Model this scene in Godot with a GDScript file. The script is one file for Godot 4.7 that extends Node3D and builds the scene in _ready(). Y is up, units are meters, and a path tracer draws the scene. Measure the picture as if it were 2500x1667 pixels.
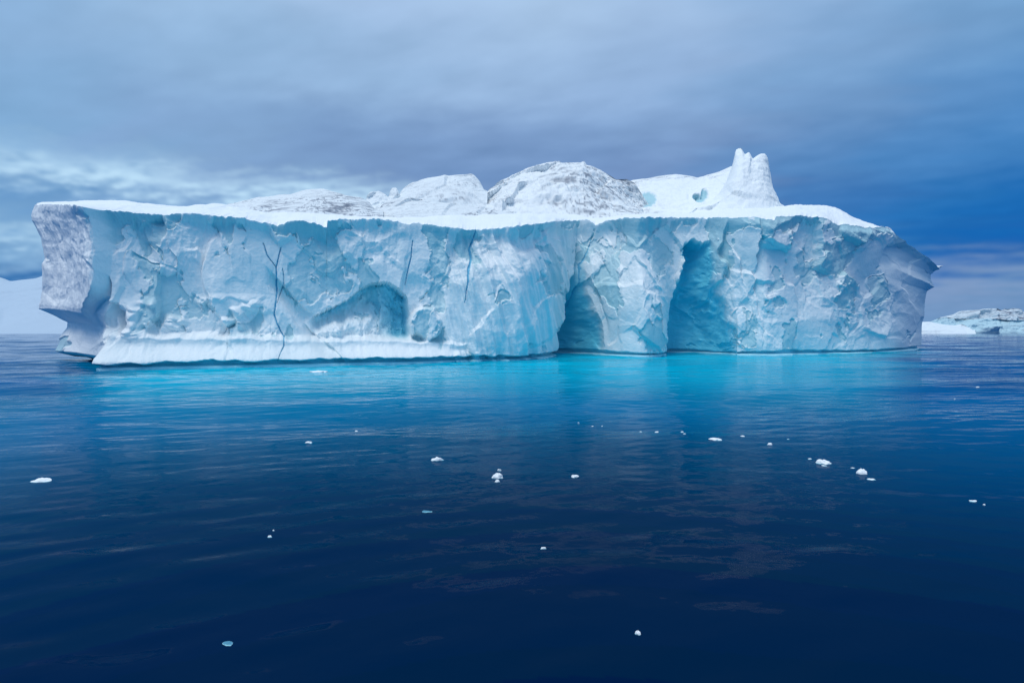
extends Node3D
# A tabular iceberg with two blue caves on a calm dark sea, seen from a boat.
# Units are metres. Places are worked out from bearings (columns and rows of a 2500 x 1667 plan view) and real distances.

const FOCAL := 1671.0
const EYE := Vector3(0, 3.5, 0)
const PITCH := -0.01526
var rng := RandomNumberGenerator.new()
var jit := PackedFloat32Array()      # random table for the fracture facets
var noise_a := FastNoiseLite.new()   # broad
var noise_b := FastNoiseLite.new()   # medium
var noise_c := FastNoiseLite.new()   # fine
var M := {}
var taken := {}

func _ready() -> void:
	rng.seed = 7
	setup_view()
	setup_noise()
	setup_materials()
	build_sea()
	build_iceberg()
	build_far_bergs()
	build_floating_ice()

# ---------------------------------------------------------------- camera, sky, sun
func setup_view() -> void:
	var cam := Camera3D.new()
	cam.name = "camera"
	cam.position = EYE
	cam.rotation.x = PITCH
	cam.fov = 2.0 * rad_to_deg(atan(833.5 / FOCAL))
	cam.near = 0.1
	cam.far = 20000.0
	add_child(cam)
	cam.current = true
	var env := Environment.new()
	env.background_mode = Environment.BG_SKY
	var sky := Sky.new()
	var pano := PanoramaSkyMaterial.new()
	pano.panorama = ImageTexture.create_from_image(sky_image())
	sky.sky_material = pano
	env.sky = sky
	env.tonemap_mode = Environment.TONE_MAPPER_LINEAR
	env.tonemap_exposure = 1.0
	env.sdfgi_enabled = true
	env.ssao_enabled = true
	env.ssil_enabled = true
	var we := WorldEnvironment.new()
	we.name = "world_environment"
	we.environment = env
	add_child(we)
	var sun := DirectionalLight3D.new()
	sun.name = "sun"
	sun.light_energy = 0.54
	sun.light_color = Color(1.0, 0.98, 0.95)
	sun.light_angular_distance = 30.0
	sun.shadow_enabled = true
	sun.look_at_from_position(Vector3(-21, 75, 36), Vector3.ZERO, Vector3.UP)
	add_child(sun)

# Overcast sky: colours by azimuth (columns, degrees right of straight ahead) and altitude (rows), clouds drawn out along the horizon.
const SKY_AZ := [-180.0, -90.0, -36.0, -24.0, -12.0, 0.0, 12.0, 24.0, 32.0, 37.0, 90.0]
const SKY_ALT := [0.0, 3.0, 6.0, 9.0, 12.5, 16.0, 20.0, 25.0, 40.0, 90.0]
const SKY_HEX := [
	"6a96c4", "6a96c4", "86a8cc", "88a6c8", "88a6c8", "88a6c8", "88a6c8", "7b9cc6", "6a94c2", "6890bf", "6a96c4",
	"5f90c2", "5f90c2", "3070b0", "88a6c8", "90b0d4", "88a6c8", "5a88bb", "6f96c4", "7f9cc6", "6f95c2", "5f90c2",
	"3f7ab8", "3f7ab8", "84b0d8", "8ab0d8", "8ab0d8", "7c9bc7", "6086ba", "3478b8", "1a66b2", "0a5eae", "3f7ab8",
	"3f7ab8", "3f7ab8", "6c9ccc", "7fa8d4", "86aad4", "7c9bc7", "6688b8", "3a76b8", "2872b8", "1e6cb6", "3f7ab8",
	"4f86be", "4f86be", "80acd6", "82a6d0", "7596c4", "6d90c0", "7292c2", "5587bf", "4a84c0", "4482c0", "4f86be",
	"6594c6", "6594c6", "84add6", "84a8d2", "7a9cc8", "7b9cc9", "82a4d0", "6e98c8", "5f92c8", "5a90c8", "6594c6",
	"7ba4d0", "7ba4d0", "8cb2da", "90b4da", "94b6dc", "98b8de", "94b4dc", "7ea6d2", "74a0ce", "72a0ce", "7ba4d0",
	"8db3da", "8db3da", "92b8de", "9abce0", "a4c2e6", "a8c6e8", "a0bee2", "8fb2da", "84aed8", "80acd6", "8db3da",
	"a8c6e8", "a8c6e8", "9fc0e4", "a4c4e6", "acc8ea", "b0ccee", "a8c4e8", "9cbce0", "98bae0", "98bce0", "a2c2e4",
	"c0d8f2", "c0d8f2", "c0d8f2", "c0d8f2", "c0d8f2", "c0d8f2", "c0d8f2", "c0d8f2", "c0d8f2", "c0d8f2", "c0d8f2"]

func sky_image() -> Image:
	var w := 2048
	var h := 1024
	var n1 := FastNoiseLite.new()
	n1.seed = 11
	n1.frequency = 1.0
	n1.fractal_octaves = 5
	var n2 := FastNoiseLite.new()
	n2.seed = 23
	n2.frequency = 1.0
	n2.fractal_octaves = 5
	var cols := SKY_AZ.size()
	var tab := PackedVector3Array()
	for hx in SKY_HEX:
		var c := Color.html(hx).srgb_to_linear()
		tab.append(Vector3(c.r, c.g, c.b))
	var im := Image.create(w, h, false, Image.FORMAT_RGBF)
	im.fill(Color(0.10, 0.18, 0.30))
	for y in range(0, 513):
		var alt := maxf(0.0, 90.0 - (y + 0.5) * 180.0 / h)
		var step := 1 if alt < 50.0 else 4
		for x in range(0, w, step):
			# column 0 looks along -z, the way the camera faces
			var az := (x + 0.5) * 360.0 / w
			if az >= 180.0: az -= 360.0
			var wa := az
			var wl := alt
			# a little turbulence in where the colours lie, drawn out along the cloud deck
			var e := 1.0 / (sin(deg_to_rad(alt)) + 0.09)
			var px := sin(deg_to_rad(az)) * e
			var pz := cos(deg_to_rad(az)) * e
			var t1 := n1.get_noise_3d(px * 0.8, pz * 2.2 + px * 0.6, alt * 0.02)
			var t2 := n2.get_noise_3d(px * 3.4 + 7.0, pz * 5.0 + px * 1.4, alt * 0.16)
			wl = clampf(alt + t1 * 1.6 * minf(1.0, alt / 4.0) + t2 * 0.9 * minf(1.0, alt / 4.0), 0.0, 90.0)
			wa = az + t1 * 7.0
			if wa < -180.0: wa += 360.0
			if wa >= 180.0: wa -= 360.0
			var i := 0
			while i < cols - 1 and wa >= float(SKY_AZ[i + 1]): i += 1
			var i2 := (i + 1) % cols
			var a0: float = SKY_AZ[i]
			var a1: float = SKY_AZ[i2] if i2 > 0 else 180.0
			var fa := smoothstep(0.0, 1.0, (wa - a0) / (a1 - a0))
			var k := 0
			while k < SKY_ALT.size() - 2 and wl >= float(SKY_ALT[k + 1]): k += 1
			var fl := clampf((wl - float(SKY_ALT[k])) / (float(SKY_ALT[k + 1]) - float(SKY_ALT[k])), 0.0, 1.0)
			fl = lerpf(fl, smoothstep(0.0, 1.0, fl), 0.6)
			var c := tab[k * cols + i].lerp(tab[k * cols + i2], fa).lerp(tab[(k + 1) * cols + i].lerp(tab[(k + 1) * cols + i2], fa), fl)
			var m := 1.0 + (0.04 * t1 + 0.07 * t2) * clampf(1.5 - alt / 60.0, 0.3, 1.0)
			c *= m
			# a brighter gap low under the edge of the cloud deck, on the left, and thin streaks below it
			if alt < 16.0 and az < 10.0 and az > -90.0:
				var t3 := n2.get_noise_3d(px * 7.0, pz * 9.0, alt * 0.7)
				var a2 := alt + 0.7 * t1 + 1.1 * t2 + 0.8 * t3
				var gap := bump(a2, 9.9, 11.9, 0.9) * bump(az, -37.0, -8.0, 7.0) + 0.4 * bump(a2, 11.0, 13.0, 1.0) * bump(az, -44.0, -27.0, 6.0)
				var low := bump(a2, 5.9, 7.0, 0.5) * bump(az, -70.0, -30.0, 8.0)
				c = c.lerp(Vector3(0.52, 0.76, 0.96), clampf((gap * 0.85 + low * 0.5) * (0.75 + 0.9 * t3), 0.0, 0.95))
			for s in step:
				im.set_pixel(x + s, y, Color(c.x, c.y, c.z))
	return im

# ---------------------------------------------------------------- noise and helpers
func setup_noise() -> void:
	noise_a.seed = 3
	noise_a.frequency = 0.06
	noise_a.fractal_octaves = 3
	noise_b.seed = 5
	noise_b.frequency = 0.25
	noise_b.fractal_octaves = 3
	noise_c.seed = 9
	noise_c.frequency = 0.9
	noise_c.fractal_octaves = 3
	for i in 64 * 64 * 5:
		jit.append(rng.randf())

func ray(col: float, row: float) -> Vector3:
	var d := Vector3((col - 1250.0) / FOCAL, -(row - 833.5) / FOCAL, -1.0)
	return d.rotated(Vector3.RIGHT, PITCH)

func spot(col: float, row: float, depth: float) -> Vector3:
	var d := ray(col, row)
	return EYE + d * (depth / -d.z)

func sea_depth(col: float, row: float) -> float:
	var d := ray(col, row)
	return d.z * EYE.y / d.y

func sea_spot(col: float, row: float) -> Vector3:
	var d := ray(col, row)
	return EYE + d * (EYE.y / -d.y)

func lut(t: PackedVector2Array, x: float) -> float:
	var n := t.size()
	if x <= t[0].x: return t[0].y
	if x >= t[n - 1].x: return t[n - 1].y
	var lo := 0
	var hi := n - 1
	while hi - lo > 1:
		var m := (lo + hi) >> 1
		if t[m].x <= x: lo = m
		else: hi = m
	return lerpf(t[lo].y, t[hi].y, (x - t[lo].x) / maxf(1e-6, t[hi].x - t[lo].x))

# as lut, but rounded at the knots over a width of r
func slut(t: PackedVector2Array, x: float, r: float) -> float:
	return (lut(t, x - r) + lut(t, x - r * 0.5) + lut(t, x) + lut(t, x + r * 0.5) + lut(t, x + r)) / 5.0

func pv(a: Array) -> PackedVector2Array:
	var t := PackedVector2Array()
	for i in range(0, a.size(), 2):
		t.append(Vector2(a[i], a[i + 1]))
	return t

func bump(x: float, lo: float, hi: float, soft: float) -> float:
	return smoothstep(lo - soft, lo + soft, x) * (1.0 - smoothstep(hi - soft, hi + soft, x))

# Fracture facets: tilted plates with an offset each, joined over a narrow edge. x: height, y: distance to the edge, z: number of the plate, 0..1.
func facets(x: float, y: float, salt: int, tilt: float, edge: float) -> Vector3:
	var ix := int(floor(x))
	var iy := int(floor(y))
	var d1 := 1e9
	var d2 := 1e9
	var h1 := 0.0
	var h2 := 0.0
	var id := 0.0
	for oy in range(-1, 2):
		for ox in range(-1, 2):
			var cx := ix + ox
			var cy := iy + oy
			var k := ((((cy + salt * 17) & 63) << 6) | ((cx + salt * 29) & 63)) * 5
			var dx := x - cx - jit[k]
			var dy := y - cy - jit[k + 1]
			var d := dx * dx + dy * dy
			if d < d2:
				var hh := jit[k + 2] - 0.5 + tilt * ((jit[k + 3] - 0.5) * dx + (jit[k + 4] - 0.5) * dy)
				if d < d1:
					d2 = d1
					h2 = h1
					d1 = d
					h1 = hh
					id = jit[k + 2]
				else:
					d2 = d
					h2 = hh
	var gap := sqrt(d2) - sqrt(d1)
	var b := 0.5 * (1.0 - smoothstep(0.0, edge, gap))
	return Vector3(lerpf(h1, h2, b), gap, id)

# Melt scallops: round hollows that meet in ridges, 0 in the hollow to about 1 on the ridge.
func scallop(x: float, y: float, salt: int) -> float:
	var ix := int(floor(x))
	var iy := int(floor(y))
	var d1 := 1e9
	for oy in range(-1, 2):
		for ox in range(-1, 2):
			var k := ((((iy + oy + salt * 13) & 63) << 6) | ((ix + ox + salt * 31) & 63)) * 5
			var dx := x - ix - ox - jit[k]
			var dy := y - iy - oy - jit[k + 1]
			d1 = minf(d1, dx * dx + dy * dy)
	return minf(d1, 1.0)

# distance to a polyline given by columns and rows
func path_gap(p: PackedVector2Array, q: Vector2) -> float:
	var best := 1e9
	for i in p.size() - 1:
		var a := p[i]
		var d := p[i + 1] - a
		var t := clampf((q - a).dot(d) / d.length_squared(), 0.0, 1.0)
		best = minf(best, (q - a - d * t).length_squared())
	return sqrt(best)

func numbered(called: String) -> String:
	if not taken.has(called):
		taken[called] = 0
		return called
	taken[called] += 1
	return "%s_%03d" % [called, taken[called]]

func thing(called: String, label: String, category: String, at := Vector3.ZERO, group := "") -> Node3D:
	var o := Node3D.new()
	o.name = numbered(called)
	o.position = at
	add_child(o)
	tag(o, label, category, group)
	return o

func tag(o: Node3D, label: String, category: String, group := "") -> void:
	o.set_meta("label", label)
	o.set_meta("category", category)
	if group: o.set_meta("group", group)

func put(called: String, mesh: Mesh, mat: Material, parent: Node3D) -> MeshInstance3D:
	var o := MeshInstance3D.new()
	o.name = called
	o.mesh = mesh
	o.material_override = mat
	parent.add_child(o, true)
	return o

# Normals of a grid of nx x ny points (row after row), turned to the side that "away" points to.
func grid_normals(p: PackedVector3Array, nx: int, ny: int, away: float) -> PackedVector3Array:
	var n := PackedVector3Array()
	n.resize(p.size())
	for j in ny:
		var ja := maxi(j - 1, 0) * nx
		var jb := mini(j + 1, ny - 1) * nx
		for i in nx:
			var dx := p[j * nx + mini(i + 1, nx - 1)] - p[j * nx + maxi(i - 1, 0)]
			var dy := p[jb + i] - p[ja + i]
			n[j * nx + i] = (dx.cross(dy) * away).normalized()
	return n

func mesh_of(p: PackedVector3Array, n: PackedVector3Array, c: PackedColorArray, f: PackedInt32Array) -> ArrayMesh:
	# keep only the points that the faces use
	var seen := PackedInt32Array()
	seen.resize(p.size())
	seen.fill(-1)
	var pp := PackedVector3Array()
	var nn := PackedVector3Array()
	var cc := PackedColorArray()
	var ff := PackedInt32Array()
	ff.resize(f.size())
	for k in f.size():
		var v := f[k]
		if seen[v] < 0:
			seen[v] = pp.size()
			pp.append(p[v])
			nn.append(n[v])
			cc.append(c[v])
		ff[k] = seen[v]
	var a := []
	a.resize(Mesh.ARRAY_MAX)
	a[Mesh.ARRAY_VERTEX] = pp
	a[Mesh.ARRAY_NORMAL] = nn
	a[Mesh.ARRAY_COLOR] = cc
	a[Mesh.ARRAY_INDEX] = ff
	var m := ArrayMesh.new()
	m.add_surface_from_arrays(Mesh.PRIMITIVE_TRIANGLES, a)
	return m

func grid_faces(nx: int, ny: int, flip: bool) -> PackedInt32Array:
	var f := PackedInt32Array()
	for j in ny - 1:
		for i in nx - 1:
			quad(f, nx, i, j, flip)
	return f

func quad(f: PackedInt32Array, nx: int, i: int, j: int, flip: bool) -> void:
	var a := j * nx + i
	if flip:
		f.append_array([a, a + 1, a + nx, a + 1, a + nx + 1, a + nx])
	else:
		f.append_array([a, a + nx, a + 1, a + 1, a + nx, a + nx + 1])

# ---------------------------------------------------------------- materials
func grain(freq: float, octaves: int, size: int, strength: float, salt: int) -> NoiseTexture2D:
	var n := FastNoiseLite.new()
	n.seed = salt
	n.frequency = freq
	n.fractal_octaves = octaves
	var t := NoiseTexture2D.new()
	t.width = size
	t.height = size
	t.seamless = true
	t.noise = n
	t.as_normal_map = true
	t.bump_strength = strength
	return t

func setup_materials() -> void:
	var ice := StandardMaterial3D.new()
	ice.resource_name = "glacier_ice"
	ice.vertex_color_use_as_albedo = true
	ice.roughness = 0.55
	ice.metallic_specular = 0.4
	ice.normal_enabled = true
	ice.normal_texture = grain(0.03, 5, 512, 6.0, 41)
	ice.normal_scale = 0.6
	ice.uv1_triplanar = true
	ice.uv1_world_triplanar = true
	ice.uv1_scale = Vector3(0.16, 0.16, 0.16)
	M.ice = ice
	var snow := StandardMaterial3D.new()
	snow.resource_name = "snow"
	snow.vertex_color_use_as_albedo = true
	snow.roughness = 0.9
	snow.metallic_specular = 0.2
	snow.normal_enabled = true
	snow.normal_texture = ice.normal_texture
	snow.normal_scale = 0.45
	snow.uv1_triplanar = true
	snow.uv1_world_triplanar = true
	snow.uv1_scale = Vector3(0.1, 0.1, 0.1)
	M.snow = snow
	var far := StandardMaterial3D.new()
	far.resource_name = "far_ice"
	far.vertex_color_use_as_albedo = true
	far.roughness = 0.8
	far.metallic_specular = 0.2
	M.far = far
	var sea := StandardMaterial3D.new()
	sea.resource_name = "sea_water"
	sea.vertex_color_use_as_albedo = true
	sea.roughness = 0.04
	sea.metallic_specular = 0.036
	sea.normal_enabled = true
	sea.normal_texture = grain(0.012, 4, 1024, 8.0, 77)
	sea.normal_scale = 0.10
	sea.uv1_triplanar = true
	sea.uv1_world_triplanar = true
	sea.uv1_scale = Vector3(0.06, 0.06, 0.06)
	M.sea = sea

# ---------------------------------------------------------------- sea
var WATER := pv([60, 880, 150, 885, 240, 899, 420, 895, 640, 891, 860, 886, 1080, 882, 1250, 879, 1335, 872, 1360, 866, 1400, 864, 1480, 866, 1560, 869, 1610, 868, 1640, 864, 1720, 864, 1800, 866, 1870, 867, 1960, 865, 2080, 863, 2180, 859, 2252, 853, 2300, 850])

var wave_kx := PackedFloat32Array()
var wave_kz := PackedFloat32Array()
var wave_ph := PackedFloat32Array()
var wave_am := PackedFloat32Array()
var wave_ln := PackedFloat32Array()
var calm := FastNoiseLite.new()

func sea_height(x: float, z: float) -> float:
	var rad := sqrt(x * x + z * z)
	var amp := 0.7 + 0.6 * calm.get_noise_2d(x, z * 1.5)
	var h := 0.0
	for k in wave_ln.size():
		var fade := clampf(wave_ln[k] / (minf(rad, 300.0) * 0.009) - 1.0, 0.0, 1.0) * wave_am[k] * amp
		h += fade * sin(wave_kx[k] * x + wave_kz[k] * z + wave_ph[k])
	return h

func build_sea() -> void:
	# waves: length, heading, height; crests lie mostly across the view
	var waves := []
	var r := RandomNumberGenerator.new()
	r.seed = 31
	for k in 26:
		var l := 0.55 * pow(1.19, k)
		var a := r.randf_range(-0.75, 0.75) + 1.35
		waves.append([TAU / l, cos(a), sin(a), r.randf() * TAU, 0.0052 * l * pow(1.0 / (1.0 + l * 0.25), 0.5) * r.randf_range(0.6, 1.3), l])
	for w in waves:
		wave_kx.append(w[0] * w[1])
		wave_kz.append(w[0] * w[2])
		wave_ph.append(w[3])
		wave_am.append(w[4])
		wave_ln.append(w[5])
	# bearings: fine ahead, coarse behind
	var turns := PackedFloat32Array()
	var b := -PI
	while b < PI - 0.001:
		turns.append(b)
		b += 0.0058 if absf(b) < 0.85 else 0.05
	turns.append(PI)
	var reach := PackedFloat32Array([0.3, 1.5, 3.0])
	var q := 4.2
	while q < 2600.0:
		reach.append(q)
		q *= 1.0065
	for far in [2800.0, 5000.0, 9000.0, 15000.0]:
		reach.append(far)
	var nx := turns.size()
	var ny := reach.size()
	var p := PackedVector3Array()
	var n := PackedVector3Array()
	var c := PackedColorArray()
	p.resize(nx * ny)
	n.resize(nx * ny)
	c.resize(nx * ny)
	calm.seed = 8
	calm.frequency = 0.02
	calm.fractal_octaves = 2
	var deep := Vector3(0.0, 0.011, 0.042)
	for j in ny:
		var rad := reach[j]
		var first := 0
		while first < wave_ln.size() and wave_ln[first] < minf(rad, 300.0) * 0.009: first += 1
		for i in nx:
			var x := sin(turns[i]) * rad
			var z := -cos(turns[i]) * rad
			var hgt := 0.0
			var sx := 0.0
			var sz := 0.0
			if rad < 2700.0:
				var amp := 0.7 + 0.6 * calm.get_noise_2d(x, z * 1.5)
				for k in range(first, wave_ln.size()):
					var fade := clampf(wave_ln[k] / (minf(rad, 300.0) * 0.009) - 1.0, 0.0, 1.0) * wave_am[k] * amp
					var arg := wave_kx[k] * x + wave_kz[k] * z + wave_ph[k]
					hgt += fade * sin(arg)
					var cs := fade * cos(arg)
					sx += cs * wave_kx[k]
					sz += cs * wave_kz[k]
			p[j * nx + i] = Vector3(x, hgt, z)
			n[j * nx + i] = Vector3(-sx, 1.0, -sz).normalized()
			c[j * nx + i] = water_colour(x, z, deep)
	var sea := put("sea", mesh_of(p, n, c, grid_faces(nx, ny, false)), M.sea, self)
	sea.set_meta("kind", "structure")

# The iceberg's foot runs on under water and shows turquoise through it, ever deeper and bluer away from the ice. The darkening around the camera is painted in.
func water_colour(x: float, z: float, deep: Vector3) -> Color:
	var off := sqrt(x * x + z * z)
	deep = deep + Vector3(0.0, 0.070, 0.195) * smoothstep(4.0, 38.0, off)  # darker near the camera: steep view angle and lens vignette put into the colour
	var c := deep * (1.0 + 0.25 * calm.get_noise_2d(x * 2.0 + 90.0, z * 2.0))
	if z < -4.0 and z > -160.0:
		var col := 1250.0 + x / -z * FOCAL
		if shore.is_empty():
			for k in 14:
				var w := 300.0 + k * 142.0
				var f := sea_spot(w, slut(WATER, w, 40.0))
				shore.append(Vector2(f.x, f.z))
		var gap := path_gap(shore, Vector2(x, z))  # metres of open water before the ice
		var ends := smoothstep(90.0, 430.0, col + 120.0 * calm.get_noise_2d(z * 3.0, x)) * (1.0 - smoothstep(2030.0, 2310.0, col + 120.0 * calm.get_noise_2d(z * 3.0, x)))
		var g := 0.86 * exp(-pow(gap / 52.0, 2.5)) * smoothstep(5.0, 60.0, off) * lerpf(1.0, ends, smoothstep(12.0, 45.0, -z))  # glow also dimmed towards the camera, part of the same painted falloff
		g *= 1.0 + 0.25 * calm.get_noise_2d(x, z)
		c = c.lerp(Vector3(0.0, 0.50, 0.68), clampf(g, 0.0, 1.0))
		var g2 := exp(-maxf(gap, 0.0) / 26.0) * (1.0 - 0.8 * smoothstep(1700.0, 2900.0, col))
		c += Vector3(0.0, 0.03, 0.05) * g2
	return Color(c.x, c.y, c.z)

var shore := PackedVector2Array()

# ---------------------------------------------------------------- the iceberg
var RIM := pv([70, 503, 130, 498, 200, 506, 265, 515, 320, 519, 390, 525, 400, 527, 440, 522, 470, 522, 540, 531, 590, 533, 615, 539, 635, 544, 660, 546, 676, 554, 700, 545, 725, 539, 745, 543, 770, 547, 792, 555, 802, 556, 797, 541, 830, 537, 870, 536, 920, 536, 960, 541, 1000, 549, 1010, 544, 1060, 551, 1100, 557, 1135, 562, 1160, 562, 1200, 560, 1250, 553, 1310, 546, 1370, 541, 1400, 541, 1435, 538, 1450, 548, 1458, 552, 1480, 540, 1530, 533, 1600, 531, 1680, 531, 1720, 535, 1800, 533, 1840, 535, 1882, 540, 1886, 531, 1960, 529, 2000, 534, 2034, 549, 2060, 549, 2100, 556, 2120, 557, 2160, 553, 2200, 580, 2253, 615, 2262, 622, 2297, 655])
var CREST := pv([70, 500, 130, 496, 200, 502, 265, 507, 330, 509, 385, 510, 405, 502, 430, 499, 480, 504, 520, 510, 600, 518, 680, 521, 760, 525, 850, 531, 930, 533, 1000, 532, 1100, 528, 1180, 525, 1260, 521, 1340, 522, 1400, 527, 1440, 535, 1470, 531, 1540, 527, 1640, 524, 1740, 517, 1820, 510, 1900, 504, 1990, 501, 2030, 503, 2070, 514, 2110, 531, 2160, 554, 2200, 582, 2300, 660])
var LEFT := pv([-0.1, 250, 0.0, 225, 0.02, 200, 0.035, 185, 0.05, 160, 0.065, 142, 0.10, 150, 0.16, 160, 0.215, 168, 0.25, 167, 0.275, 145, 0.30, 125, 0.335, 96, 0.36, 96, 0.40, 102, 0.47, 109, 0.64, 108, 0.80, 95, 0.85, 86, 0.90, 76, 0.96, 76, 1.0, 82])
var RIGHT := pv([-0.1, 2251, 0.0, 2252, 0.23, 2255, 0.43, 2258, 0.55, 2262, 0.62, 2264, 0.72, 2283, 0.78, 2276, 0.84, 2277, 1.0, 2299])
var CRACKS := []

func build_iceberg() -> void:
	var berg := thing("iceberg", "huge flat-topped pale blue iceberg with two blue caves and a snowy cap", "iceberg", sea_spot(1250, 879))
	var origin := berg.position
	CRACKS = [
		pv([684, 604, 680, 630, 674, 652, 673, 690, 676, 715, 671, 745, 668, 765, 675, 790, 684, 808, 693, 822, 693, 845, 683, 866, 677, 880]),
		pv([640, 592, 652, 622, 674, 652]), pv([690, 655, 692, 690, 682, 720, 676, 738]),
		pv([1007, 588, 1003, 620, 1000, 645, 994, 670, 988, 695]),
		pv([1160, 562, 1154, 590, 1147, 605, 1149, 630, 1140, 660, 1135, 700, 1130, 740]),
		pv([1447, 575, 1440, 600, 1418, 645, 1417, 700, 1412, 745, 1408, 780])]
	var crack_w := [3.1, 1.9, 1.6, 2.2, 3.8, 2.2]
	var crack_box := []
	for cr in CRACKS:
		var r := Rect2(cr[0], Vector2.ZERO)
		for q in cr: r = r.expand(q)
		crack_box.append(r.grow(20.0))
	var ledge_a: PackedVector2Array = pv([640, 640, 690, 690, 715, 722, 742, 748, 775, 768])
	var ledge_b: PackedVector2Array = pv([735, 775, 760, 806, 790, 832, 815, 850, 840, 880])
	var arch_top := pv([735, 795, 770, 770, 815, 748, 850, 730, 880, 704, 905, 692, 930, 688, 952, 690, 975, 706, 992, 722, 1000, 745])
	var bench := pv([150, 805, 230, 806, 300, 814, 400, 822, 640, 824, 680, 826, 760, 830, 900, 828, 1000, 832, 1080, 836, 1160, 842])

	var nx := 1700
	var ny := 300
	var side := 16     # extra columns that run back along each end
	var tx := nx + 2 * side
	var p := PackedVector3Array()
	var c := PackedColorArray()
	var part := PackedByteArray()
	p.resize(tx * ny)
	c.resize(tx * ny)
	part.resize(tx * ny)
	# outward direction in plan along the face
	var outv := PackedVector3Array()
	for i in nx:
		var col := lerpf(90.0, 2262.0, i / (nx - 1.0))
		var a := sea_spot(col - 70.0, slut(WATER, col - 70.0, 60.0))
		var b := sea_spot(col + 70.0, slut(WATER, col + 70.0, 60.0))
		var t := (b - a).normalized()
		outv.append(Vector3(-t.z, 0, t.x).normalized().lerp(Vector3(0, 0, 1), 0.35).normalized())
	var white := Vector3(0.86, 0.90, 0.915)
	var blue := Vector3(0.43, 0.67, 0.73)
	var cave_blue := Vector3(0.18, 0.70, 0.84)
	for j in ny:
		var v := lerpf(-0.045, 1.0, j / (ny - 1.0))
		var lx := lut(LEFT, v)
		var rx := lut(RIGHT, v)
		for i in nx:
			var u := i / (nx - 1.0)
			var col0 := lerpf(90.0, 2262.0, u)
			var col := col0 + (lx - 90.0) * pow(1.0 - smoothstep(90.0, 330.0, col0), 1.3) + (rx - 2262.0) * pow(smoothstep(2130.0, 2262.0, col0), 1.5)
			var wrow := slut(WATER, col0, 8.0)
			var rim_ref := col if col0 > 2120.0 or col0 < 300.0 else col0
			var rrow := lut(RIM, rim_ref) + noise_c.get_noise_1d(col0 * 0.07) * 3.0 + noise_b.get_noise_1d(col0 * 0.2) * 2.0
			var row := lerpf(wrow, rrow, v)
			var depth := sea_depth(col0, wrow)
			var scale := depth / FOCAL
			var mx := 0.040 * (col0 - 240.0) + 8.45e-6 * (col0 - 240.0) * (col0 - 240.0) + 300.0
			var my := (wrow - row) * (0.040 + 1.69e-5 * (col0 - 240.0))
			# rounding at both ends
			var el := clampf((col0 - 90.0) / 26.0, 0.0, 1.0)
			var er := clampf((2262.0 - col0) / 30.0, 0.0, 1.0)
			var curl := 0.16 * maxf(0.0, 107.0 - col) * smoothstep(0.58, 0.66, v) + 3.2 * (1.0 - sqrt(1.0 - (1.0 - el) * (1.0 - el))) + 5.0 * (1.0 - sqrt(1.0 - (1.0 - er) * (1.0 - er)))
			# ---- broad shape
			var d := smoothstep(90.0, 200.0, col0) * (1.0 - smoothstep(2130.0, 2240.0, col0)) * 1.1 * noise_a.get_noise_2d(mx * 0.8, my * 0.5)
			var kind := 0
			var soft := 0.0      # how much the face is smoothed (caves, bench, snow)
			var inner := 0.0
			d += smoothstep(95.0, 320.0, col0) * (1.0 - smoothstep(2000.0, 2200.0, col0)) * 0.7 * smoothstep(0.88, 1.0, v) * lerpf(0.5, 1.2, 0.5 + noise_a.get_noise_1d(mx * 1.2))
			var bluish := 0.3 * smoothstep(0.86, 0.95, v)
			# ---- corner at the left: a ribbed wall and the cut that ends it
			var corner := 262.0 + 10.0 * noise_b.get_noise_1d(my * 0.6) - 62.0 * smoothstep(0.62, 0.22, v) 
			var rib := 1.0 - smoothstep(corner - 4.0, corner + 4.0, col0)
			if v < 0.26: rib *= smoothstep(0.14, 0.26, v)
			d += 1.6 * rib * smoothstep(120.0, 260.0, col0) * smoothstep(0.2, 0.4, v)
			# ---- bench along the foot on the left
			if col0 < 1180.0:
				var brow := lut(bench, col0) + 5.0 * noise_b.get_noise_1d(mx * 1.1) + 2.0 * noise_c.get_noise_1d(mx)
				var on := (1.0 - smoothstep(1020.0, 1170.0, col0)) * smoothstep(190.0, 300.0, col0)
				var w := (row - brow) / (wrow - 12.0 - brow)
				if w > -0.6:
					var lift := smoothstep(-0.25, 0.12, w) * 1.3 + 1.8 * smoothstep(0.0, 1.0, w) * smoothstep(0.0, 1.0, w)
					d += on * (lift + 0.10 * noise_b.get_noise_2d(mx * 0.8 + my * 0.4, my * 0.3))
					soft = maxf(soft, on * smoothstep(-0.1, 0.05, w) * 0.72)
					bluish = lerpf(bluish, 0.3, on * smoothstep(-0.1, 0.05, w))
					if w > 0.0 and on > 0.5: kind = 2
			# ---- hollow under the arch
			if col0 > 720.0 and col0 < 1090.0 and row > 670.0 and row < 850.0:
				var top := lut(arch_top, col0) if col0 < 1000.0 else lerpf(745.0, 790.0, (col0 - 1000.0) / 15.0)
				top += 4.0 * noise_c.get_noise_1d(col0 * 0.3)
				var ins := smoothstep(top, top + 3.5, row) * (1.0 - smoothstep(812.0, 834.0, row))
				ins *= smoothstep(752.0, 790.0, col0) * (1.0 - smoothstep(988.0, 999.0, col0 + 9.0 * noise_b.get_noise_1d(my * 0.9) + (row - 760.0) * -0.06))
				var low := smoothstep(top + 14.0, 812.0, row)
				var deepest := lerpf(2.1, 3.4, smoothstep(830.0, 965.0, col0)) * (1.0 - low * lerpf(0.85, 0.35, smoothstep(870.0, 960.0, col0)))
				deepest += 0.8 * noise_b.get_noise_2d(mx * 1.1 + my * 0.7, my * 0.4) + 0.5 * noise_b.get_noise_2d(mx * 2.4, my * 1.4)
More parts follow.
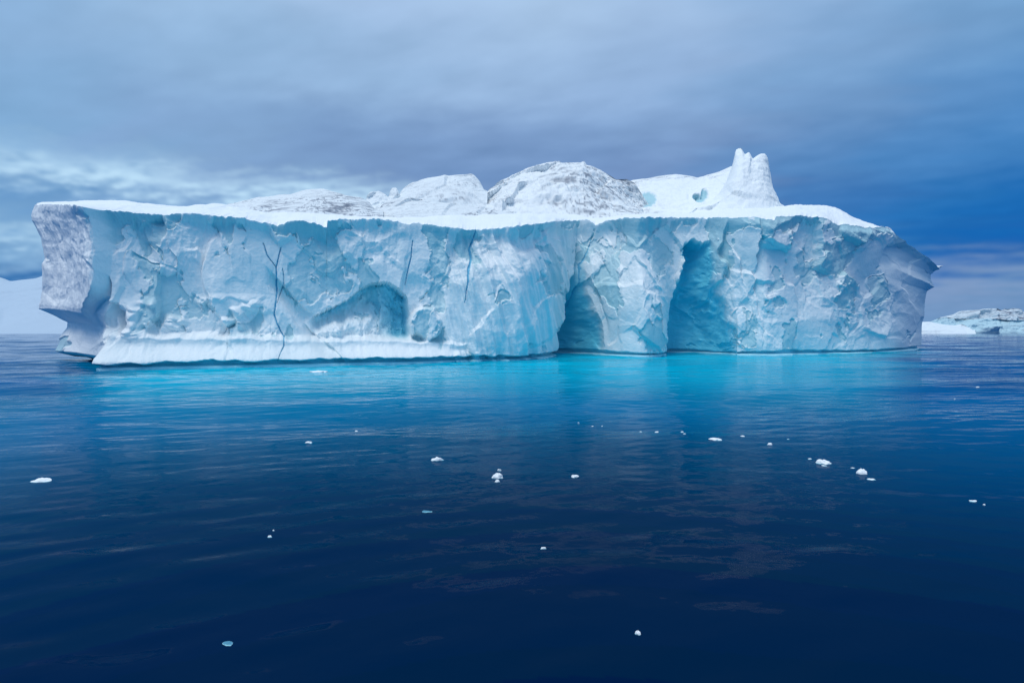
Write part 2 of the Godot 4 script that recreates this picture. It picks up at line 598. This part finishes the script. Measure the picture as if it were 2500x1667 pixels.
				var bulge := 1.0 * exp(-pow((col0 - 850.0) / 70.0, 2.0) - pow((row - 800.0) / 36.0, 2.0))
				d -= ins * (deepest - bulge)
				inner = ins * maxf(0.55 * (1.0 - smoothstep(4.0, 26.0, row - top)), 0.08 + 0.75 * smoothstep(895.0, 970.0, col0 - 0.25 * (row - 740.0))) * clampf(deepest / 2.0, 0.0, 1.0)  # blue tint just under the arch edge paints in the shade of the overhang
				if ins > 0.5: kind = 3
				# rounded boss to the right of it
				var bx := (col0 - 1038.0) / 42.0
				var by := (row - 792.0) / 44.0
				var bb := bx * bx + by * by
				if bb < 1.0: d += 1.5 * smoothstep(1.0, 0.5, bb + 0.5 * noise_b.get_noise_2d(mx, my))
			# ---- the big face above ends in a V whose left edge overhangs, and a crease runs on down across the bench
			if col0 > 630.0 and col0 < 860.0:
				var ea := row - lut(ledge_a, col0) - 3.0 * noise_b.get_noise_1d(mx * 1.5)
				var span := smoothstep(640.0, 690.0, col0) * (1.0 - smoothstep(735.0, 775.0, col0))
				d -= 1.1 * span * smoothstep(0.0, 6.0, ea) * (1.0 - smoothstep(18.0, 75.0, ea))
				var eb := row - lut(ledge_b, col0) - 3.0 * noise_b.get_noise_1d(mx * 1.5 + 9.0)
				var span_b := smoothstep(735.0, 760.0, col0) * (1.0 - smoothstep(825.0, 850.0, col0))
				d -= 0.6 * span_b * smoothstep(0.0, 5.0, eb) * (1.0 - smoothstep(12.0, 50.0, eb))
			# ---- first cave
			if col0 > 1330.0 and col0 < 1500.0:
				var lo := lerpf(1402.0, 1352.0, smoothstep(600.0, 862.0, row)) + 6.0 * noise_b.get_noise_2d(my * 0.5, mx * 0.5) + 7.0 * noise_c.get_noise_2d(mx * 0.5, my * 0.5)
				var hi := lerpf(1425.0, 1478.0, smoothstep(640.0, 850.0, row)) + 10.0 * noise_b.get_noise_2d(my * 0.5 + 40.0, mx * 0.5) + 6.0 * noise_c.get_noise_2d(mx * 0.4 + 9.0, my * 0.4)
				var t := clampf((col0 - lo) / (hi - lo), 0.0, 1.0)
				var into := smoothstep(0.0, 0.34, t) * (1.0 - pow(t, 1.6))
				var dv := 1.5 * smoothstep(560.0, 650.0, row) + 7.0 * smoothstep(660.0, 820.0, row)
				d -= into * dv * (1.0 + 0.25 * noise_b.get_noise_2d(mx * 0.5, my * 0.4))
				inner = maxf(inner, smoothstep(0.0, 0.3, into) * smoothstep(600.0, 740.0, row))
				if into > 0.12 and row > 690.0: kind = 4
			# ---- second cave
			if col0 > 1590.0 and col0 < 1800.0:
				var lo2 := lerpf(1668.0, 1618.0, smoothstep(600.0, 840.0, row)) + 6.0 * noise_b.get_noise_2d(my * 0.5 + 9.0, mx * 0.5) + 7.0 * noise_c.get_noise_2d(mx * 0.5, my * 0.5)
				var hi2 := lerpf(1755.0, 1758.0, smoothstep(600.0, 680.0, row)) + 75.0 * smoothstep(680.0, 862.0, row) + 12.0 * noise_b.get_noise_2d(my * 0.5, mx * 0.5) + 9.0 * noise_c.get_noise_2d(mx * 0.35, my * 0.3)
				var t2 := clampf((col0 - lo2) / (hi2 - lo2), 0.0, 1.0)
				var roof := 588.0 + 26.0 * smoothstep(1690.0, 1640.0, col0) + 12.0 * noise_c.get_noise_1d(mx * 0.6)
				var into2 := smoothstep(0.0, 0.28, t2) * (1.0 - smoothstep(0.32, 1.0, t2)) * smoothstep(roof - 2.0, roof + 14.0, row)
				d -= into2 * lerpf(4.5, 6.5, smoothstep(600.0, 800.0, row)) * (1.0 + 0.2 * noise_b.get_noise_2d(mx * 0.5, my * 0.3))
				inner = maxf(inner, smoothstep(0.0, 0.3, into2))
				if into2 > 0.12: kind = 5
			# ---- column between the caves stands out
			d += 1.6 * bump(col0, 1120.0, 1345.0, 60.0) * smoothstep(0.95, 0.6, v)
			d += 2.0 * bump(col0, 1490.0, 1615.0, 45.0) * smoothstep(600.0, 760.0, row)
			# ---- fracture plates, scallops, flutes
			var wx := mx + 0.9 * noise_b.get_noise_2d(mx * 0.7, my * 0.7)
			var wy := my + 0.9 * noise_b.get_noise_2d(mx * 0.7 + 50.0, my * 0.7)
			var worn := lerpf(0.25, 1.0, smoothstep(-0.22, 0.18, noise_a.get_noise_2d(mx * 1.3 + 140.0, my * 0.9)))
			var rough := (1.0 - soft) * (1.0 - 0.75 * smoothstep(0.94, 1.0, v))
			var chip := lerpf(1.0, 0.35, bump(col0, 690.0, 1390.0, 60.0)) * (1.0 - 0.8 * rib)
			chip *= lerpf(1.0, lerpf(0.5, 1.0, smoothstep(0.35, 0.75, v)), smoothstep(1450.0, 1800.0, col0))
			var f1 := facets(wx / 5.2, (wy - wx * 0.25) / 8.0, 1, 1.7, 0.06)
			var f2 := facets(wx / 2.7, (wy + wx * 0.35) / 4.6, 2, 1.7, 0.08)
			var f3 := facets(wx / 0.8, wy / 1.1, 3, 1.5, 0.25)
			d += rough * chip * ((1.15 + 0.6 * bump(col0, 1740.0, 2230.0, 60.0) * smoothstep(0.4, 0.7, v)) * f1.x + 0.60 * worn * f2.x) + rough * worn * 0.09 * f3.x * lerpf(1.0, 0.6, soft)
			var smoothish := (1.0 - chip) * (1.0 - rib)
			if smoothish > 0.1:
				d -= smoothish * rough * worn * 0.95 * (0.6 - scallop(wx / 3.6 + wy * 0.12, wy / 3.2, 5))
				d -= smoothish * rough * worn * 0.16 * (0.6 - scallop(wx / 1.2 - wy * 0.2, wy / 0.9, 6))
			# flutes run down the face from the arch to the first cave, and the wall on the left is ribbed
			var fl := bump(col0, 1100.0, 1400.0, 40.0) * rough
			d += fl * 0.45 * noise_b.get_noise_2d(mx * 2.2 + my * 0.55, my * 0.22) * 2.0
			d += rib * (0.20 * noise_c.get_noise_2d(mx * 1.3 + my * 0.02, my * 0.16) + 0.10 * noise_c.get_noise_2d(mx * 3.2, my * 0.5))
			d += 0.15 * rough * worn * noise_b.get_noise_2d(mx * 2.4 + 5.0, my * 0.45)
			d += 0.07 * worn * noise_c.get_noise_2d(mx * 1.1, my * 0.8)
			# white weathered crust over clear ice: it has flaked off in patches with sharp broken edges
			var flake := 1.1 * noise_b.get_noise_2d(wx * 0.55 + 11.0, wy * 0.30) + 0.30 * (f2.z - 0.5) + 0.35 * (f1.z - 0.5) + 0.14 * (f3.z - 0.5) + 0.25 * noise_c.get_noise_2d(mx * 0.6, my * 0.5)
			flake += 0.38 * smoothstep(0.88, 0.96, v) - 0.5 * soft - 0.6 * rib + lerpf(0.0, -0.26, smoothish) + 0.14 * bump(col0, 1740.0, 2230.0, 60.0) * smoothstep(0.3, 0.7, v)
			var bare := smoothstep(0.18, 0.27, flake)
			d -= 0.22 * bare * rough
			bluish = bluish * 0.4 + bare * (0.55 + 0.35 * f1.z)
			# fallen, frozen rubble on the bench
			var rub := bump(col0, 300.0, 640.0, 60.0) * bump(row, 735.0, 818.0, 22.0) * smoothstep(-0.15, 0.25, noise_b.get_noise_2d(mx * 0.7 + 20.0, my * 0.9))
			if rub > 0.02:
				d += rub * (0.35 + 0.75 * (0.7 - scallop(wx / 1.1, wy / 0.9, 8)))
				bluish -= rub * 0.5
			# ---- notch that the waves cut along the waterline
			var above := (wrow - row) * scale
			var ragged := 0.58 + 0.22 * noise_c.get_noise_1d(mx * 0.35) + 0.3 * noise_a.get_noise_1d(mx)
			var cut := 1.0 - smoothstep(ragged - 0.12, ragged + 0.05, above)
			var nd := 1.25 * lerpf(1.0, 0.7, bump(col0, 1480.0, 2300.0, 40.0))
			d -= cut * nd
			d += 0.9 * (1.0 - smoothstep(0.05, 0.3, above))
			if cut > 0.5 and above < 0.8: kind = 6
			if cut > 0.3: inner = 0.6  # teal light bounced off the water, put into the notch colour
			# ---- cracks
			for k in CRACKS.size():
				var box: Rect2 = crack_box[k]
				if box.has_point(Vector2(col0, row)):
					var g := path_gap(CRACKS[k], Vector2(col0 + 2.5 * noise_b.get_noise_1d(my * 1.2), row))
					var along: float = clampf((row - box.position.y - 20.0) / (box.size.y - 40.0), 0.0, 1.0)
					var wide: float = crack_w[k] * (1.15 - 0.9 * pow(absf(along - 0.42) * 1.7, 2.0)) * (0.85 + 0.25 * noise_b.get_noise_1d(my + k * 30.0))
					var m := 1.0 - smoothstep(wide * 0.35, wide * 0.9, g)
					d -= 0.22 * m
					if m > 0.5:
						kind = 7 + k
						bluish = 1.0
			# ---- colour: bubbly white ice, clear blue ice on some of the plates
			bluish += 0.22 * noise_a.get_noise_2d(mx * 0.9 + 70.0, my * 0.9)
			bluish = clampf(bluish - 0.3 * rib, 0.0, 1.0)
			var q := spot(col, row, depth + curl) + outv[i] * d
			p[j * tx + i + side] = q - origin
			var cv := white.lerp(blue, bluish)
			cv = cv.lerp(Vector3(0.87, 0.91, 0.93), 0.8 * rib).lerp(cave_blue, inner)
			if kind >= 7: cv = Vector3(0.17, 0.54, 0.74)
			c[j * tx + i + side] = Color(cv.x, cv.y, cv.z)
			part[j * tx + i + side] = kind
	# the ends run back from the camera
	for j in ny:
		for k in side:
			var t := pow((side - k) / float(side), 2.0)
			for e in 2:
				var from: int = j * tx + (side if e == 0 else side + nx - 1)
				var to: int = j * tx + (k if e == 0 else tx - 1 - k)
				var q := p[from] + origin
				var dirv := (q - EYE)
				dirv.y = 0.0
				dirv = dirv.normalized()
				var inn := (Vector3(1, 0, 0) if e == 0 else Vector3(-1, 0, 0))
				var f := facets(t * 8.0 + e * 20.0, q.y / 4.0, 9, 1.2, 0.15)
				p[to] = q + dirv * 55.0 * t + inn * (38.0 * t + 0.9 * f.x * minf(1.0, t * 8.0)) - origin
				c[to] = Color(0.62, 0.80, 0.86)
				part[to] = 0
	var n := grid_normals(p, tx, ny, 1.0)
	var groups := {}
	for j in ny - 1:
		for i in tx - 1:
			var kind: int = part[j * tx + i]
			if not groups.has(kind): groups[kind] = PackedInt32Array()
			quad_into(groups, kind, tx, i, j)
	var names := ["cliff_face", "", "ice_bench", "arch_hollow", "cave", "cave", "waterline_notch"]
	var labels := {2: "smooth white bench along the foot of the cliff", 3: "blue hollow under a low arch", 4: "low dark blue cave at the waterline", 5: "tall blue cave with a flat roof", 6: "blue notch cut by the waves along the waterline"}
	for kind in groups:
		var o := put("fissure" if kind >= 7 else names[kind], mesh_of(p, n, c, groups[kind]), M.ice, berg)
		if labels.has(kind): o.set_meta("label", labels[kind])
	build_cap(berg, origin, p, tx, ny, side, nx)
	build_summits(berg, origin)

func quad_into(groups: Dictionary, kind: int, tx: int, i: int, j: int) -> void:
	var a := j * tx + i
	groups[kind].append_array(PackedInt32Array([a, a + tx, a + 1, a + 1, a + tx, a + tx + 1]))

# Snow on top: from the rim it rises to a crest and runs on to the back.
func build_cap(berg: Node3D, origin: Vector3, cliff: PackedVector3Array, tx: int, ny: int, side: int, nx: int) -> void:
	var rows := 40
	var p := PackedVector3Array()
	var c := PackedColorArray()
	p.resize(nx * rows)
	c.resize(nx * rows)
	for i in nx:
		var rim := cliff[(ny - 1) * tx + side + i] + origin
		var even := Vector3.ZERO     # the rim with its nicks smoothed out
		for e in range(-20, 21, 4):
			even += cliff[(ny - 1) * tx + side + clampi(i + e, 0, nx - 1)] + origin
		even /= 11.0
		even.x = rim.x
		var rel := rim - EYE
		var col := 1250.0 + rel.x / -rel.z * FOCAL
		var crow := slut(CREST, col, 10.0) + 1.2 * noise_b.get_noise_1d(col * 0.15)
		var rrow := lut(RIM, col)
		crow = minf(crow, rrow + 6.0)
		var crest := spot(col, crow, -rel.z + 16.0)
		var uu := i / (nx - 1.0)
		crest.x += 11.0 * (1.0 - smoothstep(0.0, 0.32, uu)) - 6.0 * smoothstep(0.88, 1.0, uu)
		var ctr := 0.5 + 0.5 * noise_a.get_noise_1d(col * 0.1)
		for r in rows:
			var q: Vector3
			if r <= 24:
				var t := r / 24.0
				t = t * t * 0.5 + t * 0.5
				var base := rim.lerp(even, smoothstep(0.0, 0.2, t))
				q = base.lerp(crest, t)
				# the snow swells a little before it levels out
				var full := lerpf(t, sin(t * PI * 0.5), 0.55 * ctr + 0.2)
				q.y = lerpf(base.y, crest.y, full)
				if r > 0:
					q.y += 0.22 * noise_b.get_noise_2d(q.x * 0.5, q.z * 0.5) * minf(1.0, t * 6.0) * (1.0 - smoothstep(0.85, 1.0, t))
					q.y += 0.10 * noise_c.get_noise_2d(q.x * 0.6, q.z * 0.6) * minf(1.0, t * 6.0)
			else:
				var t := (r - 24) / 15.0
				var dirv := rel
				dirv.y = 0
				dirv = dirv.normalized()
				q = crest + dirv * 45.0 * t
				q.x += 30.0 * t * (1.0 - 2.0 * i / (nx - 1.0))
				q.y = crest.y - 3.0 * t * t - 0.4 * t
			p[r * nx + i] = q - origin
			var s := 0.0
			c[r * nx + i] = Color(0.84, 0.89, 0.92).lerp(Color(0.8, 0.87, 0.91), s)
	var n := grid_normals(p, nx, rows, 1.0)
	var o := put("snow_cap", mesh_of(p, n, c, grid_faces(nx, rows, false)), M.snow, berg)
	o.set_meta("label", "smooth white snow on the flat top")

func blurred(a: PackedFloat32Array, r: int) -> PackedFloat32Array:
	for pass_no in 3:
		var o := PackedFloat32Array()
		for i in a.size():
			var sum := 0.0
			for k in range(i - r, i + r + 1):
				sum += a[clampi(k, 0, a.size() - 1)]
			o.append(sum / (2 * r + 1))
		a = o
	return a

func row_of(q: Vector3) -> float:
	var d := (q - EYE).rotated(Vector3.RIGHT, -PITCH)
	return 833.5 + d.y / d.z * FOCAL

# A hill of ice: its skyline in columns and rows, from a front foot at one distance to a crest at another.
func hill(called: String, parent: Node3D, origin: Vector3, sky_line: PackedVector2Array, foot_row: float, front: float, crest: float, back: float, power: float, rough: float, dirt: float, mat: Material, salt: float, col_step := 1.3, label := "", tint := Vector3(0.80, 0.86, 0.89), relief := 0.0, fold := 0.0, hollows := []) -> MeshInstance3D:
	var c0 := sky_line[0].x
	var c1 := sky_line[sky_line.size() - 1].x
	var nx := int((c1 - c0) / col_step) + 2
	var rows_up := 60
	var rows := rows_up + 14
	var p := PackedVector3Array()
	var c := PackedColorArray()
	p.resize(nx * rows)
	c.resize(nx * rows)
	var unit := crest / 110.0
	var fine := PackedFloat32Array()
	for i in nx:
		fine.append(lut(sky_line, lerpf(c0, c1, i / (nx - 1.0))))
	var broad := blurred(fine, int((13.0 if relief > 0.0 else 34.0) / col_step))
	fine = blurred(fine, maxi(1, int(1.6 / col_step)))
	for i in nx:
		var col := lerpf(c0, c1, i / (nx - 1.0))
		var srow := fine[i]
		var ends := smoothstep(0.0, 0.06, i / (nx - 1.0)) * smoothstep(0.0, 0.06, 1.0 - i / (nx - 1.0))
		var top := spot(col, srow, crest)
		var bot := spot(col, foot_row, front)
		for r in rows:
			var q: Vector3
			var t := minf(1.0, r / float(rows_up))
			var k := 0.0
			if r <= rows_up:
				top = spot(col, lerpf(broad[i], srow, smoothstep(0.7, 1.0, t)), crest)
				q = bot.lerp(top, t)
				k = 1.0 - pow(1.0 - t, power) if power >= 1.0 else pow(t, 1.0 / power)
				q.y = lerpf(bot.y, top.y, k)
			else:
				var s := (r - rows_up) / 13.0
				q = top.lerp(spot(col, srow, back), s)
				q.y = top.y - (top.y - bot.y + 2.0) * s * s * 1.0
			var nz := q / unit
			var lump := rough * (0.5 * noise_b.get_noise_3d(nz.x * 0.6 + salt, nz.y * 0.9, nz.z * 0.6) + 0.35 * noise_c.get_noise_3d(nz.x * 0.7 + salt, nz.y, nz.z * 0.7))
			var f := facets((nz.x + nz.z * 0.3) / 5.0 + salt, nz.y / 3.4 + salt, 4, 1.9, 0.07)
			lump += rough * 1.0 * f.x
			var fade := minf(1.0, t * 5.0) * (1.0 if r < rows_up else 0.4)
			q.z += lump * fade * unit * 1.2
			q.z += relief * (broad[i] - srow) * crest / FOCAL * smoothstep(0.6, 0.95, t)
			q.y += lump * fade * unit * 0.30 * (1.0 - smoothstep(0.8, 1.0, t))
			if fold > 0.0:
				q.z -= 0.10 * maxf(0.0, col - fold + (row_of(q) - 450.0) * -0.1) * sin(t * PI) * 0.6
			var at := Vector2(col, row_of(q))
			var clear := 0.0
			for hole in hollows:
				var e := Vector2((at.x - hole[0]) / hole[2], (at.y - hole[1]) / hole[3])
				var g := 1.0 - smoothstep(0.75, 1.0, e.length() + 0.15 * noise_c.get_noise_2d(at.x * 0.12, at.y * 0.12))
				clear = maxf(clear, g)
				q.z -= maxf(0.0, 1.15 - e.length_squared()) * hole[4] * 5.0
			p[r * nx + i] = q - origin
			# grit in the ice lies in thin warped bands
			var cv := tint
			if dirt > 0.0:
				var mask := smoothstep(-0.15, 0.45, noise_a.get_noise_3d(nz.x * 1.1 + salt * 3.0, nz.y * 3.0, nz.z) + (0.35 if fold > 0.0 and col > fold else 0.0))
				var warp := noise_b.get_noise_3d(nz.x * 0.5, nz.y, salt)
				var slant := nz.y + nz.x * (0.28 if fold > 0.0 and col > fold else -0.10)
				var l1 := 1.0 - smoothstep(0.0, 0.10, absf(noise_b.get_noise_2d(nz.x * 0.35 + warp, slant * 1.9 + salt)))
				var l2 := 1.0 - smoothstep(0.0, 0.14, absf(noise_c.get_noise_2d(nz.x * 0.30 + warp, slant * 1.5 + salt)))
				var speck := smoothstep(0.15, 0.5, noise_c.get_noise_3d(nz.x * 2.0, nz.y * 3.0, nz.z * 2.0))
				var g := dirt * mask * (1.1 * l1 + 0.9 * l2 + 0.2 * speck) + dirt * (0.10 + 0.25 * l2)
				cv = cv.lerp(Vector3(0.20, 0.23, 0.29), clampf(g, 0.0, 0.88) * (1.0 - clear))
			cv = cv.lerp(Vector3(0.40, 0.63, 0.70), clear)
			c[r * nx + i] = Color(cv.x, cv.y, cv.z)
	var n := grid_normals(p, nx, rows, 1.0)
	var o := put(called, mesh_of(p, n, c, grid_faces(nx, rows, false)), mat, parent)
	if label: o.set_meta("label", label)
	return o

func build_summits(berg: Node3D, o: Vector3) -> void:
	hill("dirty_ridge", berg, o, pv([440, 522, 500, 516, 540, 504, 580, 494, 620, 484, 632, 481, 660, 483, 690, 477, 710, 477, 745, 464, 790, 461, 815, 468, 850, 480, 880, 482, 900, 492, 920, 520, 935, 540]), 540, 104, 118, 150, 1.5, 0.5, 0.8, M.snow, 1.0, 1.2, "low grey-streaked ridge")
	hill("ice_tower", berg, o, pv([880, 530, 895, 480, 905, 470, 925, 466, 940, 474, 948, 482, 953, 462, 958, 458, 968, 458, 975, 474, 985, 490, 1000, 530]), 540, 118, 124, 145, 1.4, 0.9, 0.12, M.ice, 4.0, 1.0, "small broken ice towers behind the gap")
	hill("dirty_ridge", berg, o, pv([915, 540, 930, 505, 945, 488, 970, 484, 1000, 484, 1050, 492, 1100, 498, 1150, 503, 1200, 505, 1260, 508, 1290, 515, 1320, 540]), 545, 108, 120, 150, 1.4, 0.55, 1.0, M.snow, 7.0, 1.2, "low dirty ridge before the humps")
	hill("ice_hump", berg, o, pv([960, 530, 970, 488, 985, 460, 1005, 446, 1040, 437, 1070, 437, 1110, 430, 1150, 425, 1158, 427, 1170, 440, 1180, 460, 1184, 475, 1190, 530]), 540, 118, 132, 165, 2.4, 0.5, 0.5, M.snow, 11.0, 1.2, "rounded white hump with a dark crease")
	hill("ice_dome", berg, o, pv([1170, 530, 1182, 480, 1195, 460, 1215, 450, 1240, 438, 1280, 415, 1305, 407, 1340, 402, 1380, 402, 1405, 398, 1420, 396, 1428, 392, 1432, 402, 1450, 408, 1480, 422, 1505, 438, 1530, 437, 1550, 446, 1568, 475, 1600, 525]), 545, 112, 136, 170, 1.7, 1.1, 0.65, M.snow, 15.0, 1.2, "broad domed summit with grey dirt streaks", Vector3(0.86, 0.91, 0.93), 0.0, 1426.0)
	hill("saddle", berg, o, pv([1490, 530, 1520, 450, 1545, 440, 1580, 436, 1610, 430, 1650, 426, 1690, 432, 1705, 433, 1730, 427, 1755, 420, 1785, 406, 1810, 400, 1840, 420, 1860, 530]), 545, 128, 150, 175, 1.4, 0.35, 0.35, M.snow, 21.0, 1.2, "white saddle between the dome and the horns", Vector3(0.86, 0.91, 0.93), 0.0, 0.0, [[1580, 486, 26, 20, 0.25], [1566, 496, 26, 10, 0.25], [1702, 480, 11, 8, 0.3], [1721, 474, 9, 14, 0.3], [1710, 486, 13, 8, 0.3]])
	hill("pinnacle", berg, o, pv([1670, 525, 1720, 500, 1752, 478, 1772, 450, 1784, 418, 1790, 400, 1794, 384, 1795, 372, 1798, 365, 1806, 361, 1814, 363, 1817, 376, 1821, 377, 1828, 371, 1834, 376, 1840, 388, 1847, 381, 1858, 375, 1868, 375, 1875, 384, 1878, 405, 1884, 430, 1888, 460, 1893, 485, 1902, 498, 1918, 512]), 545, 110, 124, 146, 1.5, 0.55, 0.08, M.snow, 27.0, 0.7, "smooth white horned pinnacle", Vector3(0.86, 0.91, 0.93), 0.15)

# ---------------------------------------------------------------- icebergs far off
func build_far_bergs() -> void:
	var a := thing("snowy_iceberg", "smooth snow-covered iceberg far off behind the left end of the main iceberg", "iceberg", sea_spot(60, 814))
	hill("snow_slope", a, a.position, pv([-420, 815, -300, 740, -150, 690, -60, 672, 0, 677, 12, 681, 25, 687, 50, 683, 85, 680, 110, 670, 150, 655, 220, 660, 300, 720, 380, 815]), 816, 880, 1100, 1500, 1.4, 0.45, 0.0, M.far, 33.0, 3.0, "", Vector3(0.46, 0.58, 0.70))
	var b := thing("dirty_iceberg", "pale iceberg with dark dirt bands far off at the right edge", "iceberg", sea_spot(2400, 814.5))
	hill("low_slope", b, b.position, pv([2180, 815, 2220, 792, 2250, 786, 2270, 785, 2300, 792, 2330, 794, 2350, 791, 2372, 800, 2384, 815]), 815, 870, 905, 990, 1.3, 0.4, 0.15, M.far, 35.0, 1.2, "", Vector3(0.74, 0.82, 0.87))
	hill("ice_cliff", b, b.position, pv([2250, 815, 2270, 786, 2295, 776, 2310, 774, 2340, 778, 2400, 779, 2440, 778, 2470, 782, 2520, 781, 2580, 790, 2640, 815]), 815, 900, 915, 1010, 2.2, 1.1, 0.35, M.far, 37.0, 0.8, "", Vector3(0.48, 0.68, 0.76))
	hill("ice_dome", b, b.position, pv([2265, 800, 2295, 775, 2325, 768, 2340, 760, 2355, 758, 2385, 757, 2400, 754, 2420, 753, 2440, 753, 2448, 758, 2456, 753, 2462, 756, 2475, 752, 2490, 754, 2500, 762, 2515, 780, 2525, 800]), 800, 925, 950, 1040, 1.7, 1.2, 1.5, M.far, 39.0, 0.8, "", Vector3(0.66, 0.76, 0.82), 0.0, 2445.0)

# ---------------------------------------------------------------- small ice afloat
func chunk(wide: float, high: float, deep: float, salt: int, point: float, above: Color) -> ArrayMesh:
	var nx := 30
	var ny := 16
	var p := PackedVector3Array()
	var c := PackedColorArray()
	for j in ny:
		var t := j / (ny - 1.0)
		for i in nx:
			var a := TAU * i / (nx - 1.0)
			var lat := lerpf(-0.9, PI * 0.5, t)
			var d := Vector3(cos(a) * cos(lat), sin(lat), sin(a) * cos(lat))
			var f := facets(cos(a) * 1.5 + salt * 3.0 + lat, sin(a) * 1.5 + lat * 1.1, salt, 1.2, 0.2)
			var k := 1.0 + 0.30 * f.x + 0.55 * noise_c.get_noise_3d(d.x * 0.55 + salt * 7.0, d.y * 0.55, d.z * 0.55)
			if j == ny - 1: k = 1.0
			var q := d * k
			q.y += point * maxf(0.0, d.y) * (0.6 * sin(a + salt))* cos(lat)
			p.append(Vector3(q.x * wide * 0.5, q.y * high, q.z * deep * 0.5))
			c.append(above if p[-1].y > 0.01 else Color(0.3, 0.62, 0.72))
	return mesh_of(p, grid_normals(p, nx, ny, 1.0), c, grid_faces(nx, ny, false))

func build_floating_ice() -> void:
	# column, row, width in columns, height over width, turn, point, label
	var list := [
		[773, 908, 46, 0.10, 0.0, 0.2, "thin white floe close to the foot of the iceberg's white bench"],
		[105, 1177, 52, 0.14, 0.25, 0.3, "long curved white floe near the left edge of the water"],
		[753, 1079, 20, 0.22, 0.1, 0.4, "small flat piece left of the round white lump, halfway to the iceberg"],
		[870, 1044, 9, 0.3, 0.0, 0.2, "tiny white piece left of centre, beyond the small flat piece"],
		[1067, 1124, 29, 0.32, 0.3, 0.2, "round smooth white lump alone left of centre"],
		[1219, 1152, 11, 0.5, 0.0, 0.1, "smallest and farthest of three pieces in a row near the centre"],
		[1215, 1171, 31, 0.38, 0.0, 0.3, "domed grey-white lump, largest of three pieces in a row near the centre"],
		[1213, 1182, 14, 0.4, 0.2, 0.4, "nearest of three pieces in a row near the centre"],
		[1404, 1170, 20, 0.30, 0.1, 0.8, "small pointed piece alone right of the three in a row"],
		[1748, 1076, 34, 0.16, -0.1, 0.5, "long white wedge floating before the tall blue cave"],
		[1880, 1087, 14, 0.4, 0.0, 0.3, "small blocky piece right of the long white wedge"],
		[2011, 1132, 38, 0.26, -0.2, 0.3, "flat knobbly white floe right of centre"],
		[2106, 1156, 29, 0.42, -0.25, 0.5, "blocky white piece right of the flat knobbly floe"],
		[2128, 1171, 22, 0.1, -0.1, 0.2, "thin strip of slush just before the blocky white piece"],
		[2082, 1144, 12, 0.1, 0.0, 0.1, "thin sliver just beyond the blocky white piece"],
		[2012, 1138, 14, 0.08, 0.0, 0.1, "thin sliver just before the flat knobbly floe"],
		[1565, 1050, 7, 0.3, 0.0, 0.3, "tiny speck left of the pair before the column between the caves"],
		[1604, 1052, 10, 0.3, 0.0, 0.4, "tiny white pair piece left of the long white wedge"],
		[1666, 1053, 9, 0.25, 0.0, 0.2, "tiny flat speck just left of the long white wedge"],
		[1672, 1061, 8, 0.2, 0.0, 0.2, "tiny speck between flat speck and long white wedge"],
		[1813, 1068, 11, 0.25, 0.0, 0.2, "tiny faint piece between the long wedge and the blocky piece"],
		[1925, 1074, 7, 0.25, 0.0, 0.2, "tiny faint speck right of and beyond the small blocky piece"],
		[1978, 1121, 9, 0.2, 0.0, 0.2, "tiny flat sliver just left of and beyond the flat knobbly floe"],
		[1412, 1025, 5, 0.4, 0.0, 0.2, "tiny far speck before the low dark cave"],
		[1447, 1036, 6, 0.3, 0.0, 0.2, "left one of two tiny specks before the column between the caves"],
		[1470, 1036, 5, 0.4, 0.0, 0.2, "right one of two tiny specks before the column between the caves"],
		[2376, 1230, 20, 0.18, -0.3, 0.3, "thin slanting piece near the right edge"],
		[2404, 1241, 8, 0.3, 0.0, 0.2, "tiny piece just right of the thin slanting piece near the right edge"],
		[1042, 1258, 24, 0.12, 0.1, 0.3, "low translucent piece left of centre in the dark water"],
		[658, 1324, 12, 0.4, 0.0, 0.6, "small notched piece left of centre in the dark near water"],
		[667, 1310, 6, 0.4, 0.0, 0.2, "tiny speck just beyond the small notched piece"],
		[1326, 1349, 18, 0.3, 0.2, 0.8, "small slanting piece alone near the middle of the dark water"],
		[1557, 1578, 17, 0.55, -0.5, 0.5, "small bright piece nearest the bottom edge"],
		[556, 1592, 30, 0.12, -0.5, 0.4, "bluish half-sunk piece near the bottom edge"],
		[2389, 947, 10, 0.2, 0.0, 0.2, "small far piece right of the iceberg's right end"],
		[2332, 972, 6, 0.2, 0.0, 0.2, "tiny far speck nearer than the small far piece on the right"]]
	var k := 0
	for it in list:
		k += 1
		var at := sea_spot(it[0], it[1])
		at.y = sea_height(at.x, at.z)
		var wide: float = 0.88 * it[2] * -at.z / FOCAL
		var o := put(numbered("ice_chunk"), chunk(wide, maxf(wide * it[3], 0.02), wide * 0.7, k, it[5], Color(0.10, 0.30, 0.42) if it[0] in [556, 1042] else Color(0.86, 0.91, 0.94)), M.snow, self)
		o.position = at
		o.rotation.y = it[4]
		tag(o, it[6], "ice chunk", "small pieces of ice afloat")
